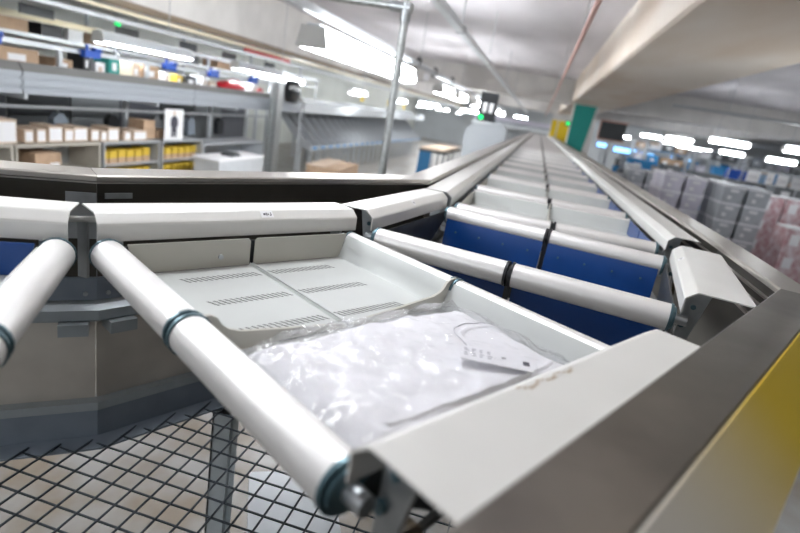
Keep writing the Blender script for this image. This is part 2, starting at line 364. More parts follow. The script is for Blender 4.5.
# ------------------------------------------------------------------ swept rails
def miter(path, i):
    P = [Vector(p) for p in path]
    d0 = (P[i] - P[i - 1]).normalized() if i > 0 else None
    d1 = (P[i + 1] - P[i]).normalized() if i < len(P) - 1 else None
    if d0 is None: d0 = d1
    if d1 is None: d1 = d0
    n0 = Vector((d0.y, -d0.x)); n1 = Vector((d1.y, -d1.x)); n = (n0 + n1).normalized()
    return n / max(0.3, n.dot(n0))
def seg(path, i, prof, gap=0.0):
    """profile (offset to the right of travel, z) swept along one leg of a path with mitred ends"""
    p = Vector(path[i]); q = Vector(path[i + 1]); d = (q - p).normalized(); a = miter(path, i); b = miter(path, i + 1); n = len(prof)
    vs = [(*(p + a * o + d * gap), z) for o, z in prof] + [(*(q + b * o - d * gap), z) for o, z in prof]
    return MB().add(vs, [(k, (k + 1) % n, n + (k + 1) % n, n + k) for k in range(n)] + [tuple(range(n - 1, -1, -1)), tuple(range(n, 2 * n))])
def rect(o0, o1, z0, z1): return [(o0, z0), (o1, z0), (o1, z1), (o0, z1)]
ys = [6.2 + 4.0 * i for i in range(9)] + [41.0]
inner_path = [(-2.25, 0.23), (-1.084, 1.196), (-0.424, 2.444)] + [(-0.424, y) for y in ys]
outer_path = [(-0.55, -0.61), (0.70, 1.575), (0.722, 2.2)] + [(0.722, y) for y in ys]
ZT = 2.0
ig = thing('inner_guard_rail', 'steel guard rail with dark inner face behind the white hoods', 'guard rail', (0, 0, 0))
top_prof = [(0.0, ZT - 0.016), (0.0, ZT - 0.004), (-0.004, ZT), (-0.106, ZT), (-0.11, ZT - 0.004), (-0.11, ZT - 0.016)]
for i in range(len(inner_path) - 1):
    seg(inner_path, i, top_prof, 0.0008).build('top_plate', steel, ig)
    seg(inner_path, i, rect(-0.004, -0.016, 1.716, ZT - 0.022), 0.001).build('inner_panel', darkface, ig)
    if i < 3:
        seg(inner_path, i, rect(0.0, -0.10, ZT - 0.0225, ZT - 0.0185)).build('edge_strip', steel, ig)
og = thing('outer_guard_rail', 'steel guard rail along the right side, wide worn bar nearest the camera', 'guard rail', (0, 0, 0))
top_po = [(0.0, ZT - 0.016), (0.0, ZT - 0.004), (0.004, ZT), (0.096, ZT), (0.099, ZT - 0.004), (0.099, ZT - 0.016)]
for i in range(len(outer_path) - 1):
    seg(outer_path, i, top_po, 0.0008).build('top_plate', barm if i == 0 else steel, og)
    seg(outer_path, i, rect(0.012, 0.022, 1.60, ZT - 0.018), 0.001).build('inner_panel', darkface, og)
    for z in (1.955, 1.925, 1.88):
        if i < 4: seg(outer_path, i, rect(0.0, 0.012, z - 0.006, z), 0.001).build('rib', steel, og)
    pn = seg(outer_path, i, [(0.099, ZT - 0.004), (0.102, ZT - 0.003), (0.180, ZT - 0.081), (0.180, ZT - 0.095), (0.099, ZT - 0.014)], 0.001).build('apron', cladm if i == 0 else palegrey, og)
    if i == 0: pn['label'] = 'sloping pale gold apron with a yellow reflection painted on one end'
    seg(outer_path, i, rect(0.166, 0.178, 1.14, ZT - 0.096), 0.001).build('outer_panel', palegrey, og)
# the inner support frame under the guard rail, following the same bend
fr = thing('inner_support_frame', 'slate grey frame with steel infill panels under the bend', 'support frame', (0, 0, 0))
for i in range(0, 4):
    seg(inner_path, i, rect(0.0, -0.05, 1.648, 1.715)).build('upper_rail', slate, fr)
    seg(inner_path, i, [(0.022, 1.632), (0.03, 1.628), (0.03, 1.600), (0.022, 1.592), (-0.05, 1.592), (-0.05, 1.640), (0.012, 1.640)]).build('guide_profile', slate2, fr)
    seg(inner_path, i, rect(-0.02, -0.028, 1.325, 1.592), 0.0012).build('infill_panel', infill, fr)
    seg(inner_path, i, rect(0.012, -0.03, 1.300, 1.326)).build('edge_strip', slate2, fr)
    seg(inner_path, i, rect(0.004, -0.04, 1.215, 1.300)).build('lower_rail', slate, fr)
    seg(inner_path, i, [(0.004, 1.208), (0.055, 1.198), (0.055, 1.192), (-0.04, 1.200), (-0.04, 1.215), (0.004, 1.215)]).build('lower_flange', slate, fr)
V1 = Vector(inner_path[1])
for d, s in ((Vector((0.77, 0.64)), -1), (Vector((0.478, 0.878)), 1)):
    n = Vector((d.y, -d.x)); c = V1 + d * (s * 0.055); r = math.atan2(d.y, d.x)
    o = MB().box(-0.036, 0.036, -0.05, 0.024, 1.560, 1.594).build('clip_block', slate2, fr); o.location = (c.x, c.y, 0); o.rotation_euler.z = r
    c2 = V1 + d * (s * 0.028)
    o = MB().cyl((0, -0.0, 1.668), (0, -0.006, 1.668), 0.006, 12).build('bolt', zinc, fr); o.location = (c2.x + n.x * .001, c2.y + n.y * .001, 0); o.rotation_euler.z = r
    o = MB().box(-0.035, 0.035, -0.004, 0.0, 1.83 if s < 0 else 1.94, 1.955).build('hood_backplate', zinc, fr); c3 = V1 + d * (s * (0.036 if s < 0 else 0.05)); o.location = (c3.x + n.x * .01, c3.y + n.y * .01, 0); o.rotation_euler.z = r
for (x, y) in ((-0.83, 1.51), (-0.52, 2.75), (-0.52, 6.0), (-1.75, 0.55)):
    p = MB().box(-0.04, -0.032, -0.03, 0.03, 0, 1.19).box(-0.04, 0.03, 0.022, 0.03, 0, 1.19).box(-0.04, 0.03, -0.03, -0.022, 0, 1.19).box(0.018, 0.034, -0.016, 0.016, 0, 1.19).build('leg', slate2, fr)
    p.location = (x, y, 0)
# running rails of the carriers
centre = [(0.10, 2.05), (0.145, 2.6), (0.145, 41.0)]
for s, lab in ((-1, 'dark running rail under the inner carrier ends'), (1, 'dark running rail under the outer carrier ends')):
    t = thing('running_rail', lab, 'rail', (0, 0, 0), group='running rails')
    for i in range(len(centre) - 1):
        seg(centre, i, rect(s * 0.395, s * 0.435, 1.60, 1.660)).build('rail_section', chass, t)
    for y in range(4, 40, 4):
        MB().box(SX + s * 0.40, SX + s * 0.43, y, y + 0.05, 0, 1.60).build('leg', slate, t)
# net under the bend
net = thing('safety_net', 'dark welded wire net under the bend with square openings', 'net', (-1.0, 1.0, 1.2))
def frame_x(y):
    return -1.084 + (y - 1.196) * 0.529 if y > 1.196 else -1.084 - (1.196 - y) * 1.207
wi = 0
for j in range(-26, 11):
    y = 1.17 + 0.06 * j; x0 = frame_x(y) + 0.025
    if x0 > 0.30: continue
    MB().box(x0 + 1.0, 1.35, y - 1.0 - 0.0022, y - 1.0 + 0.0022, -0.0022, 0.0022).build('wire', wirem, net, smooth=False)
for i in range(-16, 25):
    x = -1.02 + 0.06 * i
    yt = 1.196 + (x + 1.084) / 0.529 if x > -1.084 else 1.196 - (-1.084 - x) / 1.207
    yt = min(yt - 0.03, 1.80)
    MB().box(x + 1.0 - 0.0022, x + 1.0 + 0.0022, -1.4, yt - 1.0, 0.0022, 0.0066).build('wire', wirem, net, smooth=False)
# grey equipment case below the net
eq = thing('equipment_case', 'grey equipment case with white lid and small label below the net', 'case', (-0.56, 1.55, 0), math.radians(28))
MB().box(-0.15, 0.15, -0.20, 0.20, 0, 0.80).build('body', slate2, eq)
MB().box(-0.16, 0.16, -0.21, 0.21, 0.80, 0.84).build('lid', palegrey, eq)
MB().box(-0.06, 0.04, -0.2035, -0.2005, 0.70, 0.77).build('label_plate', paper, eq)

# ------------------------------------------------------------------ the bagged shirt
sh = thing('shirt', 'folded white cotton T-shirt lying in the tray, collar towards the far end', 'shirt', (-0.29, 0.996, DECK - BASE), -math.radians(33))
def grid(nx, ny, fn):
    vs = [fn(i / nx, j / ny) for j in range(ny + 1) for i in range(nx + 1)]
    fs = [(j * (nx + 1) + i, j * (nx + 1) + i + 1, (j + 1) * (nx + 1) + i + 1, (j + 1) * (nx + 1) + i) for j in range(ny) for i in range(nx)]
    return vs, fs
BZ = FLOORZ + 0.004
def edge_fall(u, v, k=0.08, p=0.6):
    e = min(u, 1 - u, v, 1 - v); return min(1.0, e / k) ** p
def shirt_fn(u, v):
    x = 0.045 + 0.335 * u + 0.006 * math.sin(v * 9); y = -0.262 + 0.542 * v + 0.006 * math.sin(u * 7)
    n = noise.noise(Vector((x * 9, y * 14, 1.3))) * 0.008 + noise.noise(Vector((x * 24 + y * 8, y * 30, 4.1))) * 0.0045
    n += 0.004 * math.exp(-((y - 0.06 * math.sin(x * 11) - 0.05) / 0.02) ** 2)
    return (x, y, BZ + edge_fall(u, v) * (0.032 + n))
m = MB(); vs, fs = grid(70, 100, shirt_fn); m.add(vs, fs)
m.build('folded_body', cloth, sh)
def sz(x, y): return shirt_fn(min(1, max(0, (x - 0.045) / 0.335)), min(1, max(0, (y + 0.262) / 0.542)))[2]
def arc_band(r0, r1, cx, cy, a0, a1, h, n=36):
    mb = MB(); vs = []
    for i in range(n + 1):
        t = math.radians(a0 + (a1 - a0) * i / n)
        for k in range(5):
            r = r0 + (r1 - r0) * k / 4; x = cx + r * math.cos(t) * 1.0; y = cy + r * math.sin(t) * 0.85
            vs.append((x, y, sz(x, y) + h * math.sin(math.pi * k / 4) + 0.0008))
    return mb.add(vs, [(i * 5 + k, (i + 1) * 5 + k, (i + 1) * 5 + k + 1, i * 5 + k + 1) for i in range(n) for k in range(4)])
arc_band(0.076, 0.092, 0.240, 0.195, 110, 305, 0.0028).build('collar', cloth, sh)
arc_band(0.099, 0.1012, 0.240, 0.195, 120, 300, 0.0015).build('collar_seam', inkl, sh)
mb = MB(); vs = []
for i in range(21):
    v = i / 20; x = 0.335 + 0.012 * math.sin(v * 3); y = -0.20 + 0.42 * v
    for k in range(4): vs.append((x + k * 0.004, y, sz(x + k * 0.004, y) + (0.004 if k in (1, 2) else 0.0)))
mb.add(vs, [(i * 4 + k, i * 4 + k + 1, (i + 1) * 4 + k + 1, (i + 1) * 4 + k) for i in range(20) for k in range(3)]).build('sleeve_fold', cloth, sh)
# hang tag
tg = thing('price_tag', 'white cardboard price tag with grey print lying on the shirt', 'tag', (-0.29, 0.996, DECK - BASE), -math.radians(33))
TX, TY, TA = 0.300, 0.098, math.radians(40)
def tagp(a, b, dz): return (TX + a * math.cos(TA) - b * math.sin(TA), TY + a * math.sin(TA) + b * math.cos(TA), BZ + 0.0470 + dz + 0.03 * b)
def tagquad(mb, a0, a1, b0, b1, dz, th=0.0006):
    v = [tagp(a, b, dz + t) for t in (0, th) for a, b in ((a0, b0), (a1, b0), (a1, b1), (a0, b1))]
    return mb.add(v, [(3, 2, 1, 0), (4, 5, 6, 7), (0, 1, 5, 4), (1, 2, 6, 5), (2, 3, 7, 6), (3, 0, 4, 7)])
card = tagquad(MB(), -0.065, 0.065, -0.028, 0.028, 0, 0.0008).build('card', tagm, tg, smooth=False)
mb = MB()
for a in (-0.058, -0.044, -0.030, -0.016):
    for b in (-0.012, -0.004, 0.006, 0.013):
        tagquad(mb, a, a + random.uniform(0.005, 0.010), b, b + 0.004, 0.0013, 0.0001)
mb.build('print_lines', inkl, card, smooth=False)
mb = MB(); tagquad(mb, 0.010, 0.018, 0.000, 0.002, 0.0013, 0.0001); tagquad(mb, 0.010, 0.018, 0.004, 0.006, 0.0013, 0.0001); tagquad(mb, 0.048, 0.060, -0.010, 0.006, 0.0013, 0.0001)
mb.build('print_symbols', ink, card, smooth=False)
bag = thing('plastic_bag', 'clear crinkled plastic bag wrapped around the white shirt', 'bag', (-0.29, 0.996, DECK - BASE), -math.radians(33))
def bag_fn(u, v):
    x = 0.034 + 0.360 * u + 0.004 * math.sin(v * 31); y = -0.276 + 0.556 * v + 0.005 * math.sin(u * 23)
    n = noise.noise(Vector((x * 20, y * 26, 7.7))) * 0.005 + noise.noise(Vector((x * 50 - y * 20, y * 44, 2.2))) * 0.0034
    return (x, y, BZ + 0.001 + edge_fall(u, v, 0.10, 0.7) * (0.0530 + n))
mb = MB(); vs, fs = grid(80, 110, bag_fn); mb.add(vs, fs); mb.build('film', filmm, bag)

# ------------------------------------------------------------------ lamps
def lamp(loc, L, axis, label, group, wdt=0.13, h=0.09, cov=lampm, hang=None, name='fluorescent_lamp', reflector=False):
    t = thing(name, label, 'lamp', loc, 0 if axis == 'y' else math.pi / 2, group)
    pr = [(-wdt / 2, 0.03), (-wdt * 0.36, 0.03 + h), (wdt * 0.36, 0.03 + h), (wdt / 2, 0.03)]
    MB().box(-wdt * 0.2, wdt * 0.2, -L / 2, L / 2, 0.032 + h, 0.055 + h).build('housing', palegrey, t)
    cv = [(-wdt * 0.36, 0.03 + h), (-wdt * 0.47, 0.029)] + [(wdt * 0.46 * math.cos(math.radians(a)), 0.029 + 0.04 * math.sin(math.radians(a))) for a in range(200, 341, 20)] + [(wdt * 0.47, 0.029), (wdt * 0.36, 0.03 + h)]
    if reflector:
        MB().extrude([(-wdt * 0.5, 0.03), (-wdt * 0.3, 0.031 + h), (wdt * 0.3, 0.031 + h), (wdt * 0.5, 0.03)], 'y', -L / 2, L / 2).build('reflector', palegrey, t)
        cv = [(-wdt * 0.4, 0.0295), (-wdt * 0.3, 0.0), (wdt * 0.3, 0.0), (wdt * 0.4, 0.0295)]
    MB().extrude(cv, 'y', -L / 2 + 0.02, L / 2 - 0.02).build('lit_cover', cov, t)
    for e in (-1, 1): MB().extrude([(-wdt * 0.5, 0.005), (-wdt * 0.36, 0.035 + h), (wdt * 0.36, 0.035 + h), (wdt * 0.5, 0.005)], 'y', e * L / 2, e * (L / 2 + 0.012)).build('end_cap', white, t)
    if hang:
        for e in (-0.35, 0.35): MB().cyl((0, e * L, 0.055 + h), (0, e * L, hang - loc[2]), 0.006, 6).build('hanger', greym, t)
    return t
GL = 'lamps in the row left of the sorter'
for k, (y, L) in enumerate(((6.55, 1.6), (8.2, 1.6), (9.6, 1.0), (14.2, 1.6), (17.0, 1.6), (21.8, 1.6), (25.0, 1.6), (28.5, 1.6), (32.0, 1.6), (36.0, 1.6))):
    lamp((-2.52, y, 2.72), L, 'y', 'lit fluorescent lamp on the trunking left of the sorter, %s from the camera' % nth(k), GL, 0.38 if k < 3 else 0.34, 0.20 if k < 3 else 0.16, hang=3.06)
for k, (x, y) in enumerate(((-2.52, -2.2), (-2.52, 1.4), (3.6, 6.0), (-0.95, 1.9)
                               )):
    lamp((x, y, 3.80 if x == -0.95 else 2.45 if x > 0 else 2.97), 1.3, 'y', 'added fluorescent lamp overhead outside the picture, %s of the near rows' % nth(k), 'added lamps overhead out of view', 0.26, 0.12, hang=ZC)  # unseen lamps: first two extend the left row, others added for soffit and deck
tr = thing('lamp_trunking', 'pale lamp trunking rail with black cable loops above the lit lamp row', 'trunking', (-2.52, 3.0, 3.06))
MB().box(-0.05, 0.05, 0, 38, 0, 0.08).build('rail', palegrey, tr)
for y in (7.75, 9.5, 12.0): MB().tube([(0.04, y, 0.0), (0.06, y + .05, 0.12), (0.0, y + 0.12, 0.17), (-0.05, y + .1, 0.05), (-0.02, y + 0.06, -0.06)], 0.02, 8).build('cable_loop', black, tr)
for y in (2, 8, 14, 20, 26, 32, 37): MB().cyl((0, y, 0.08), (0, y, ZC - 3.06), 0.008, 6).build('hanger_rod', greym, tr)
hp = thing('hanging_plate', 'small white plate hanging between the first lamps and the second group', 'plate', (-2.48, 11.6, 2.86))
MB().box(-0.06, 0.06, 0, 0.01, 0, 0.15).build('plate', paper, hp); MB().cyl((0, 0.005, 0.15), (0, 0.005, 0.2), 0.005, 6).build('hook', zinc, hp)
GR = 'lamps over the tote stacks'
for k, (x, y, z, L) in enumerate(((4.78, 16, 2.68, 0.95), (6.76, 22, 2.50, 0.8), (6.85, 18, 2.46, 0.75), (5.0, 12.4, 2.64, 0.6), (5.39, 24, 2.72, 1.0), (5.07, 28, 2.73, 0.9), (7.54, 32, 2.53, 1.0), (8.96, 34, 2.55, 0.9))):
    lamp((x, y, z), L, 'x', 'small lit lamp hanging over the tote stacks, %s of that cluster' % nth(k), GR, 0.22, 0.07, lampf, hang=ZC)
for k, (x, y) in enumerate(((-8, 40), (-5, 41), (2.6, 43), (5.5, 42), (9, 41))):
    lamp((x, y, 2.62), 1.5, 'x', 'tiny lit lamp near the far wall, %s from the left' % nth(k), 'lamps near the far wall', 0.34, 0.10, lampf, hang=ZC)
fg = thing('far_gantry', 'pale lilac gantry with a dark stripe at the far end of the sorter', 'gantry', (-1.6, 44.2, 0))
for z0, z1, mt in ((1.95, 2.25, palegrey), (2.26, 2.36, slate), (2.37, 2.72, tote_l)): MB().box(-3.6, 3.4, 0, 0.4, z0, z1).build('panel', mt, fg)
for x in (-3.4, 3.2): MB().box(x - 0.1, x + 0.1, 0.1, 0.3, 0, 1.949).build('post', palegrey, fg)
for k, x in enumerate((-3.6, -1.4)):
    lamp((x, 39.5, 2.78), 0.9, 'x', 'tiny lit lamp in front of the far gantry, %s from the left' % nth(k), 'lamps before the far gantry', 0.14, 0.06, lampf, hang=ZC)
GF = 'lamps above the chutes'
for k in range(10):
    lamp((-6.9 + (k % 2) * 1.0, 14.6 + 2.9 * k, 2.42), 1.3, 'y', 'lit lamp above the grey chutes, %s along the line' % nth(k), GF, 0.26, 0.08, lampf, hang=ZC)
# trunking, pipes and rods under the ceiling
ct = thing('ceiling_trunking', 'pale metal trunking hung on thin rods above the sorter', 'trunking', (-1.10, 3, 3.19))
MB().box(-0.04, 0.04, 0, 38, 0, 0.07).build('rail', palegrey, ct)
for y in (3.6, 7.0, 12.0, 17.0, 24.0): MB().cyl((0, y, 0.07), (0, y, ZC - 3.19), 0.008, 6).box(-0.05, 0.05, y - 0.03, y + 0.03, -0.01, 0.08).build('hanger_rod', greym, ct)
cp = thing('copper_pipe', 'thin copper coloured pipe running under the ceiling beside the beam', 'pipe', (0.20, 0, 3.20))
MB().cyl((0, 1, 0), (0, 44, 0), 0.022, 12).build('pipe', copper, cp)
for y in (6, 12, 18): MB().cyl((0, y, 0), (0, y, ZC - 3.2), 0.006, 6).build('clamp_rod', greym, cp)
bp = thing('brown_pipe', 'brown pipe with cream cable strip along the pale beam edge', 'pipe', (-6.06, 0, 3.04))
MB().cyl((0, 0, 0), (0, 44, 0), 0.055, 12).build('pipe', brownp, bp)
MB().box(0.02, 0.06, 0, 44, -0.13, -0.085).build('cable_strip', creamm, bp)
for y in range(3, 40, 3): MB().box(-0.03, 0.03, y, y + 0.04, -0.12, 0.06).build('clamp', greym, bp)
t2 = thing('cable_tray', 'slim grey cable tray below the brown pipe', 'cable tray', (-5.92, 0, 2.77))
MB().box(-0.04, 0.04, 0, 40, 0, 0.05).build('tray', greym, t2)
for y in range(4, 40, 4): MB().cyl((0, y, 0.05), (0, y, ZC - 2.77), 0.007, 6).build('hanger_rod', greym, t2)
for k, (x0, x1, y, z, lab) in enumerate(((2.4, 12, 12.0, 3.15, 'thin grey pipe crossing under the ceiling at upper right'), (2.4, 12, 22.5, 2.95, 'grey pipe bundle crossing over the far totes'))):
    pt = thing('ceiling_pipe', lab, 'pipe', (0, y, z), group='pipes on the right')
    MB().cyl((x0, 0, 0), (x1, 0, 0), 0.03, 10).build('pipe', greym, pt)
    for x in (3.4, 4.6, 6.2, 8.0): MB().cyl((x, 0, 0.03), (x, 0, ZC - z), 0.006, 6).build('hanger_rod', greym, pt)
# pole behind the guard rail
pl = thing('scaffold_pole', 'galvanised upright pole with elbow joint and side arm behind the rail', 'pole', (-0.94, 3.5, 0))
MB().cyl((0, 0, 0), (0, 0, 2.86), 0.026, 16).build('upright', galv, pl)
MB().cyl((0.0, 0, 2.87), (-2.2, 0.35, 2.95), 0.024, 14).build('arm', galv, pl)
MB().cyl((0, 0, 2.79), (0, 0, 2.90), 0.034, 14).cyl((0.035, -0.006, 2.868), (-0.10, 0.016, 2.874), 0.032, 14).build('elbow', zinc, pl)
MB().cyl((0, 0, 2.90), (0.0, 0, 3.2), 0.010, 8).build('hanger', zinc, pl)
# columns
def column(y, label, face_mat, tri):
    c = thing('concrete_column', label, 'column', (0, y, 0))
    MB().box(0.98, 1.78, 0, 0.6, 0, 3.299).build('shaft', concl, c)
    if tri: MB().extrude([(1.0, 1.5), (1.52, 1.5), (1.70, 3.28), (1.0, 3.28)], 'y', -0.012, -0.001).build('painted_panel', face_mat, c)
    else:
        MB().box(0.62, 0.90, -0.013, -0.003, 1.80, 2.9).build('painted_panel', face_mat, c)
        MB().box(0.98, 1.70, -0.013, -0.003, 1.75, 2.9).build('painted_panel', face_mat, c)
        MB().box(0.60, 0.979, -0.002, 0.3, 0, 3.25).build('side_post', concl, c)
    return c
column(20.0, 'concrete column with a teal painted face at the sorter edge', teal, True)
column(33.0, 'farther concrete column with yellow painted faces', yellowp, False)
sg = thing('exit_signal', 'small green lit signal beside the teal column', 'signal lamp', (0.90, 20.1, 2.62))
MB().cyl((0, 0, 0), (0, -0.05, 0), 0.06, 12).build('lens', greenl, sg); MB().box(-0.08, 0.08, 0, 0.06, -0.09, 0.09).build('housing', darkg, sg)
bx = thing('wall_cabinet', 'dark cabinet with reddish frame high up beside the teal column', 'cabinet', (2.62, 22.0, 2.32))
MB().box(-0.45, 0.45, 0, 0.3, 0, 0.62).build('body', darkg, bx); MB().box(-0.5, 0.5, -0.03, 0.0, -0.05, 0.0).box(-0.5, 0.5, -0.03, 0.0, 0.62, 0.67).box(-0.5, -0.45, -0.03, 0.0, 0, 0.62).build('frame', copper, bx)
MB().box(-0.05, 0.05, 0.1, 0.2, -2.32, -0.05).build('post', greym, bx)

# ------------------------------------------------------------------ machine beside the sorter
mc = thing('control_cabinet', 'pale grey control cabinet with clipped corner behind the guard rail', 'cabinet', (-0.9, 10.0, 0))
MB().extrude([(-0.37, 0), (-0.37, 2.09), (-0.25, 2.20), (0.27, 2.255), (0.35, 2.19), (0.35, 0)], 'y', 0, 0.55).build('body', boxwhite, mc)
MB().extrude([(-0.33, 1.2), (-0.33, 1.72), (0.31, 1.76), (0.31, 1.2)], 'y', -0.006, -0.001).build('door', boxwhite, mc)
ds = thing('display_panel', 'black hanging panel with two white sheets and a green light', 'panel', (-0.96, 10.2, 2.27))
MB().box(-0.17, 0.15, 0, 0.05, 0, 0.50).build('board', black, ds)
for x in (-0.065, 0.050): MB().box(x - 0.036, x + 0.036, -0.004, -0.001, 0.15, 0.32).build('white_sheet', paper, ds)
MB().cyl((-0.10, -0.001, 0.06), (-0.10, -0.03, 0.06), 0.042, 16).build('green_light', greenl, ds)
for k, x in enumerate((-0.12, 0.0, 0.13)): MB().cyl((x, 0.12, -0.008), (x, 0.12, 0.06), 0.025, 10).build('knob', (zinc, paper, petrol)[k], ds)

# ------------------------------------------------------------------ left: packing stations
XS = -6.1
def shelf_unit(y0, y1, top, mat, shelves, label, dep=0.55):
    t = thing('shelf_unit', label, 'shelf', (XS, y0, 0), group='open shelf units along the packing line')
    L = y1 - y0
    MB().box(-dep, 0, 0, L, top - 0.035, top).build('top_board', mat, t)
    for y in (0, L - 0.03): MB().box(-dep, 0, y, y + 0.03, 0, top - 0.036).build('side_panel', mat, t)
    MB().box(-dep, -dep + 0.015, 0.031, L - 0.031, 0, top - 0.036).build('back_panel', greym, t)
    for z in shelves: MB().box(-dep + 0.016, -0.01, 0.031, L - 0.031, z - 0.02, z).build('shelf_board', mat, t)
    return t
shelf_unit(3.7, 5.40, 1.10, beigem, (0.35, 0.72), 'beige open shelf unit at the left picture edge')
shelf_unit(5.43, 6.80, 1.09, beigem, (0.35, 0.70), 'beige open shelf unit holding a brown carton')
shelf_unit(6.86, 8.12, 1.09, greym, (0.42, 0.74), 'grey shelf unit with yellow boxes, nearer one')
shelf_unit(8.18, 9.35, 1.09, greym, (0.42, 0.74), 'grey shelf unit with yellow boxes, farther one')
shelf_unit(9.40, 11.78, 1.00, palegrey, (0.45,), 'long pale grey bench beyond the yellow boxes')
ny = 0
for base, n, lab in ((6.92, 6, 'nearer'), (8.24, 6, 'farther')):
    for zz, row in ((0.74, 'upper'), (0.42, 'lower')):
        for i in range(n):
            y = base + i * 0.188
            t = thing('yellow_box', 'small yellow box on the %s shelf of the %s grey unit, %s from the left' % (row, lab, nth(i)), 'box', (XS - 0.24, y + 0.08, zz), 0, 'yellow boxes on the grey shelves')
            hh = random.choice((0.20, 0.21, 0.19)) if row == 'upper' else 0.22
            MB().box(-0.12, 0.12, -0.078, 0.078, 0, hh * 0.42).build('lower_band', kraft, t)
            MB().box(-0.12, 0.12, -0.078, 0.078, hh * 0.42, hh).build('box_body', yellow, t)
for i, (y, wd, hh, big) in enumerate(((5.0, .30, .27, 1), (5.34, .34, .28, 1), (5.68, .13, .16, 0), (5.86, .14, .17, 0), (6.08, .22, .20, 0), (6.30, .15, .17, 0), (6.50, .24, .19, 0), (6.76, .15, .16, 0), (6.93, .12, .15, 0), (7.12, .22, .19, 0), (7.42, .14, .14, 0), (7.70, .30, .15, 0))):
    t = thing('shoe_box', '%s with white end label on the bench top, %s from the left' % ('large pale carton' if big else 'small kraft box', nth(i)), 'box', (XS - 0.20, y, 1.102 if y < 6.85 else 1.092), 0, 'boxes along the bench top')
    MB().box(-0.16, 0.14, -wd / 2, wd / 2, 0, hh).build('carton', kraftp, t)
    MB().box(0.1405, 0.143, -wd / 2 + 0.015, wd / 2 - 0.015, 0.02, hh - 0.02).build('white_label', paper, t)
    MB().box(-0.162, 0.142, -wd / 2 - .002, wd / 2 + .002, hh - 0.012, hh + 0.006).build('lid', kraftp, t)
t = thing('brown_carton', 'brown carton standing inside the beige shelf unit', 'box', (XS - 0.25, 5.95, 0.702))
MB().box(-0.15, 0.2, -0.2, 0.2, 0, 0.26).build('carton', kraft, t); MB().box(0.2005, 0.203, 0.02, 0.17, 0.03, 0.13).build('white_label', paper, t)
for i, (y, wd, h0, z) in enumerate(((8.06, .30, .18, 0), (8.06, .27, .12, .181), (8.42, .3, .14, 0))):
    t = thing('brown_carton', 'dark brown carton left of the poster, %s of the small pile' % nth(i), 'box', (XS - 0.32, y, 1.092 + z), 0, 'brown cartons left of the poster')
    MB().box(-0.15, 0.15, -wd / 2, wd / 2, 0, h0).build('carton', kraft, t); MB().box(-0.02, 0.02, -wd / 2 - .001, wd / 2 + .001, h0, h0 + 0.002).build('tape', kraftp, t)
# poster: a flat print of a figure in dark clothes
po = thing('poster', 'white poster showing a dark-clothed standing figure, propped on the shelf', 'poster', (XS - 0.02, 8.50, 1.093))
MB().box(-0.008, 0, -0.25, 0.25, 0, 0.52).build('sheet', paper, po)
fig = [(-0.07, 0.05), (-0.075, 0.22), (-0.10, 0.24), (-0.095, 0.36), (-0.04, 0.40), (-0.03, 0.41), (0.03, 0.41), (0.05, 0.40), (0.10, 0.35), (0.105, 0.24), (0.075, 0.22), (0.07, 0.05), (0.01, 0.05), (0.0, 0.18), (-0.01, 0.05)]
MB().extrude(fig, 'x', 0.0005, 0.0012).build('printed_clothes', ink, po, smooth=False)
MB().extrude([(0.033 * math.cos(a * .5236), 0.45 + 0.042 * math.sin(a * .5236)) for a in range(12)], 'x', 0.0005, 0.0012).build('printed_head', kraftp, po, smooth=False)
# raised conveyor over the benches
cv = thing('belt_conveyor', 'long raised belt conveyor with pale side beam along the left', 'conveyor', (XS - 0.05, 0, 0))
for y0, y1 in ((2.0, 5.6), (5.62, 9.1), (9.12, 12.6), (12.62, 13.9)):
    MB().extrude([(0, 1.70), (0, 1.76), (-0.035, 1.765), (-0.035, 1.80), (0, 1.805), (0, 1.87), (-0.035, 1.875), (-0.035, 1.91), (0, 1.915), (0, 1.965), (-0.05, 1.965), (-0.05, 1.70)], 'y', y0, y1).build('side_beam', convm, cv)
    MB().extrude([(0.01, 1.967), (-0.06, 2.07), (-0.10, 2.07), (-0.10, 1.967)], 'y', y0, y1).build('guide_rail', railg, cv)
    MB().box(-0.70, -0.105, y0, y1, 1.93, 1.99).build('belt', darkg, cv)
    MB().box(-0.76, -0.71, y0, y1, 1.70, 2.05).build('rear_beam', greym, cv)
    MB().box(-0.62, -0.57, y0, y1, 1.46, 1.50).build('lower_rail', greym, cv)
for y in (3.0, 5.65, 8.1, 10.6, 13.4): MB().box(-0.66, -0.60, y - 0.035, y + 0.035, 0, 1.699).box(-0.66, -0.0, y - 0.02, y + 0.02, 1.64, 1.699).build('leg', palegrey, cv)
bk = thing('back_screen', 'dark panel screen closing off the space under the conveyor', 'screen', (XS - 1.2, 2, 0))
for k in range(10): MB().box(-0.03, 0, k * 1.1 + 0.01, k * 1.1 + 1.08, 0.1, 1.68).build('panel', (chutem, darkg, gapm)[k % 3], bk)
for i in range(7):
    y = 4.6 + i * 1.05
    t = thing('hung_garment_bag', 'dark garment bag hanging under the conveyor, %s from the left' % nth(i), 'bag', (XS - 0.645, y, 1.061), 0, 'dark bags under the conveyor')
    MB().extrude([(-0.10, 0), (0.12, 0.01), (0.13, 0.25), (0.05, 0.34), (-0.03, 0.35), (-0.12, 0.27)], 'x', -0.05, 0.05).build('bag_body', (black, gapm, slate)[i % 3], t)
    MB().cyl((0, 0, 0.34), (0, 0, 0.40), 0.006, 6).build('hook', zinc, t)
